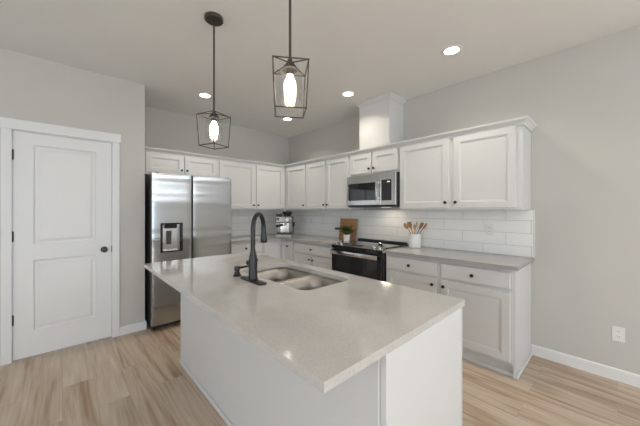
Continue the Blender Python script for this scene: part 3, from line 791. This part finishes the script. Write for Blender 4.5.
# ------------------------------------------------------------------ recessed ceiling lights
def downlight(label, x, y):
    r = thing('recessed_light', label, 'ceiling light', (x, y, HC), 0, 'recessed ceiling lights')
    link('trim_ring', LA([(0.060, -0.0005), (0.085, -0.0005), (0.085, -0.004), (0.078, -0.007), (0.060, -0.0055), (0.060, -0.0005)], 40), 'plastic_white', r, True)
    link('lens', LA([(0, -0.0008), (0.0595, -0.0008), (0.0595, -0.0042), (0, -0.0048)], 36), 'lens', r, True)
    l = bpy.data.lights.new('downlight', 'AREA'); l.shape = 'DISK'; l.size = 0.11; l.energy = DOWNLIGHT_W; l.color = (1, 0.90, 0.76); l.spread = math.radians(125)
    o = bpy.data.objects.new('lamp_light', l); COL.objects.link(o); o.parent = r; o.location = (0, 0, -0.009)
downlight('round recessed ceiling light nearest the camera, at the upper right', 2.535, 1.005)
downlight('round recessed ceiling light left of the white vent cover', 2.556, 2.245)
downlight('round recessed ceiling light near the refrigerator, beside the left pendant rod', 1.292, 3.482)
downlight('round recessed ceiling light in the far corner below the centre pendant', 2.568, 3.505)

# ------------------------------------------------------------------ things on the worktops
# espresso machine, turned to face the camera
ax = math.atan2(-3.55, -2.66)
r = thing('espresso_machine', 'chrome espresso machine in the corner of the worktop', 'coffee machine', (2.700, 3.760, CT+0.0005), -0.749)
r.scale = (0.88, 1, 1)
link('base', B(-0.150, 0.150, -0.155, 0.145, 0.0, 0.055, 0.008), 'chrome', r)
link('drip_grille', B(-0.135, 0.135, -0.145, 0.0, 0.0555, 0.062, 0.002), 'rubber', r)
link('housing', B(-0.150, 0.150, 0.0, 0.145, 0.0555, 0.345, 0.010), 'darkchrome', r)
link('splash_panel', B(-0.085, 0.085, -0.006, -0.0005, 0.070, 0.232, 0.003), 'chrome', r)
link('head', B(-0.150, 0.150, -0.130, -0.0065, 0.235, 0.345, 0.014), 'darkchrome', r)
gh = LA([(0, 0), (0.034, 0), (0.036, 0.012), (0.034, 0.044), (0, 0.045)], 24, Matrix.Translation((-0.01, -0.075, 0.1895)))
g = link('group_head', gh, 'chrome', r, True)
bm = bmesh.new(); tube(bm, [(-0.02, -0.10, 0.205), (-0.06, -0.15, 0.198), (-0.12, -0.205, 0.190)], [0.012, 0.020, 0.022], 12); link('portafilter_handle', bm, 'black', g, True)
bm = bmesh.new(); cyl(bm, (0.06, -0.129, 0.29), (0.06, -0.141, 0.29), 0.030, 24); link('pressure_gauge', bm, 'plastic_white', r, True)
bm = bmesh.new(); cyl(bm, (-0.105, -0.129, 0.30), (-0.105, -0.146, 0.30), 0.020, 20); link('button', bm, 'black', r, True)
bm = bmesh.new(); tube(bm, [(0.150, -0.06, 0.26), (0.172, -0.075, 0.24), (0.178, -0.09, 0.12), (0.172, -0.10, 0.075)], 0.006, 10); link('steam_wand', bm, 'black', r, True)
bm = bmesh.new(); cyl(bm, (0.1505, -0.02, 0.21), (0.190, -0.02, 0.21), 0.034, 20); link('steam_dial', bm, 'black', r, True)
link('grinder_collar', LA([(0, 0.3455), (0.062, 0.3455), (0.066, 0.352), (0.060, 0.362), (0, 0.362)], 24, Matrix.Translation((0.045, 0.03, 0))), 'black', r, True)
link('bean_hopper', LA([(0, 0.3625), (0.070, 0.3625), (0.090, 0.390), (0.092, 0.412), (0.086, 0.420), (0.03, 0.424), (0.024, 0.440), (0, 0.441)], 24, Matrix.Translation((0.045, 0.03, 0))), 'black', r, True)
link('cup_rail', B(-0.148, -0.066, -0.11, 0.13, 0.3455, 0.385, 0.006), 'black', r)

# chopping board leaning on the tiles
r = thing('chopping_board', 'rectangular wooden chopping board leaning against the tiles', 'chopping board', (3.140, 2.955, CT+0.001), RIGHT)
lean = Matrix.Rotation(math.radians(-8.5), 4, 'X')
bm = bmesh.new(); box(bm, 0.0, 0.335, 0.0, 0.018, 0.0, 0.318, 0.006, 3, mtx=lean); link('board', bm, 'board', r, True)
bm = bmesh.new(); box(bm, -0.105, -0.0005, 0.001, 0.017, 0.138, 0.172, 0.006, 3, mtx=lean); link('handle', bm, 'boardhandle', r, True)

# potted herb
r = thing('potted_plant', 'small green herb in a white pot before the chopping board', 'potted plant', (2.985, 2.645, CT+0.0005), 0)
link('pot', LA([(0, 0), (0.040, 0), (0.044, 0.004), (0.051, 0.088), (0.051, 0.094), (0.046, 0.094), (0.044, 0.080), (0, 0.080)], 32), 'ceramic', r, True)
link('soil', LA([(0, 0.0803), (0.0435, 0.0803), (0.0435, 0.084), (0, 0.088)], 24), 'soil', r, True)
st = bmesh.new(); lf = bmesh.new(); rnd = random.Random(3)
for i in range(60):
    a = rnd.uniform(0, 2*PI); sp = rnd.uniform(0.15, 1.0)**0.7; h = rnd.uniform(0.05, 0.155)*(1.1-0.35*sp)
    tip = Vector((math.cos(a)*sp*0.12, math.sin(a)*sp*0.12, 0.085+h)); base = Vector((math.cos(a)*0.02*sp, math.sin(a)*0.02*sp, 0.083))
    mid = (base+tip)/2+Vector((0, 0, 0.02))
    tube(st, [base, mid, tip], 0.0012, 5)
    for q in range(7):
        c = mid.lerp(tip, q/6)+Vector((rnd.uniform(-.012, .012), rnd.uniform(-.012, .012), rnd.uniform(-.008, .010)))
        R = Matrix.Translation(c) @ Matrix.Rotation(rnd.uniform(0, 2*PI), 4, 'Z') @ Matrix.Rotation(rnd.uniform(-0.9, 0.7), 4, 'Y')
        L_, W_ = rnd.uniform(0.024, 0.038), rnd.uniform(0.013, 0.020)
        o_ = [(0, 0, 0), (L_*0.35, W_/2, 0.002), (L_*0.75, W_*0.4, 0.001), (L_, 0, -0.003), (L_*0.75, -W_*0.4, 0.001), (L_*0.35, -W_/2, 0.002), (L_*0.5, 0, -0.002)]
        vv = [lf.verts.new(R @ Vector(p)) for p in o_]
        for k in range(6): lf.faces.new((vv[k], vv[(k+1) % 6], vv[6]))
link('stems', st, 'stem', r); link('foliage', lf, 'leaf', r)

# utensil crock and wooden utensils
CX, CY = 3.072, 1.645
r = thing('utensil_crock', 'white ceramic crock holding wooden utensils right of the range', 'crock', (CX, CY, CT+0.0005), 0)
link('crock', LA([(0, 0), (0.066, 0), (0.070, 0.004), (0.071, 0.160), (0.069, 0.165), (0.0655, 0.165), (0.0645, 0.012), (0, 0.010)], 40), 'ceramic', r, True)

def utensil(name, label, az, lean, kind, m, blen=0.075, off=0.0, base_r=0.0, length=0.30, spin=0.0):
    """az: direction it leans to; foot stands inside the crock"""
    d = Vector((math.sin(lean)*math.cos(az), math.sin(lean)*math.sin(az), math.cos(lean)))
    foot = Vector((CX, CY, CT+0.016))+Vector((-math.cos(az), -math.sin(az), 0))*base_r + Vector((-math.sin(az), math.cos(az), 0))*off
    bm = bmesh.new(); hl = length-blen
    tube(bm, [(0, 0, 0), (0, 0, hl*0.5), (0, 0, hl+0.01)], [0.0055, 0.005, 0.0045], 10)
    out = []
    n = 20
    W = 0.035 if kind != 'spatula' else 0.031
    for i in range(n+1):
        t = i/n
        if kind == 'spatula': wv = 0.007+(W-0.007)*min(1, t*1.8) if t < 0.97 else W*0.9
        else: wv = max(0.006, W*math.sin(PI*min(1, t*0.93+0.07))**0.6) if t < 1 else 0.006
        out.append((wv, hl+t*blen))
    thick = 0.0045
    rows = []
    for wv, z in out:
        t = (z-hl)/blen; bow = -0.010*math.sin(PI*t) if kind == 'spoon' else 0
        rows.append([bm.verts.new((-wv, -thick, z)), bm.verts.new((0, -thick-bow*-1, z)), bm.verts.new((wv, -thick, z)), bm.verts.new((wv, thick*0.4, z)), bm.verts.new((0, thick+bow*-1*0.2-bow*0, z)), bm.verts.new((-wv, thick*0.4, z))])
    for a, b in zip(rows, rows[1:]):
        for k in range(6): bm.faces.new((a[k], a[(k+1) % 6], b[(k+1) % 6], b[k]))
    bm.faces.new(rows[0]); bm.faces.new(rows[-1][::-1])
    o = link(name, bm, m, None, True)
    q = d.to_track_quat('Z', 'Y'); view = Matrix.Rotation(spin, 4, 'Z')
    o.matrix_world = Matrix.Translation(foot) @ q.to_matrix().to_4x4() @ view
    return tag(o, label, 'utensil', 'wooden utensils in the crock')
LFT, RGT = math.radians(133), math.radians(-47)      # leftwards / rightwards as seen from the room
utensil('wooden_spoon', 'leftmost wooden spoon leaning out of the white crock', LFT, 0.56, 'spoon', 'spoonwood', 0.080, 0.018, 0.046, 0.325, 0.5)
utensil('wooden_spatula', 'broad wooden spatula left of centre in the white crock', LFT+0.2, 0.33, 'spatula', 'spoonwood', 0.090, -0.020, 0.036, 0.305, 0.4)
utensil('wooden_spoon', 'short wooden spoon in the middle of the white crock', LFT-1.2, 0.06, 'spoon', 'spoonwood', 0.060, 0.0, 0.010, 0.262, 0.9)
utensil('wooden_spoon', 'round-bowled wooden spoon right of centre in the white crock', RGT+0.1, 0.20, 'spoon', 'spoonwood', 0.085, 0.024, 0.026, 0.300, -0.3)
utensil('wooden_spatula', 'darker wooden spatula at the right side of the white crock', RGT-0.15, 0.42, 'spatula', 'spoondark', 0.085, -0.026, 0.042, 0.310, 0.4)
utensil('wooden_spoon', 'rightmost dark wooden spoon leaning out of the white crock', RGT, 0.60, 'spoon', 'spoondark', 0.080, 0.0, 0.048, 0.330, -0.5)
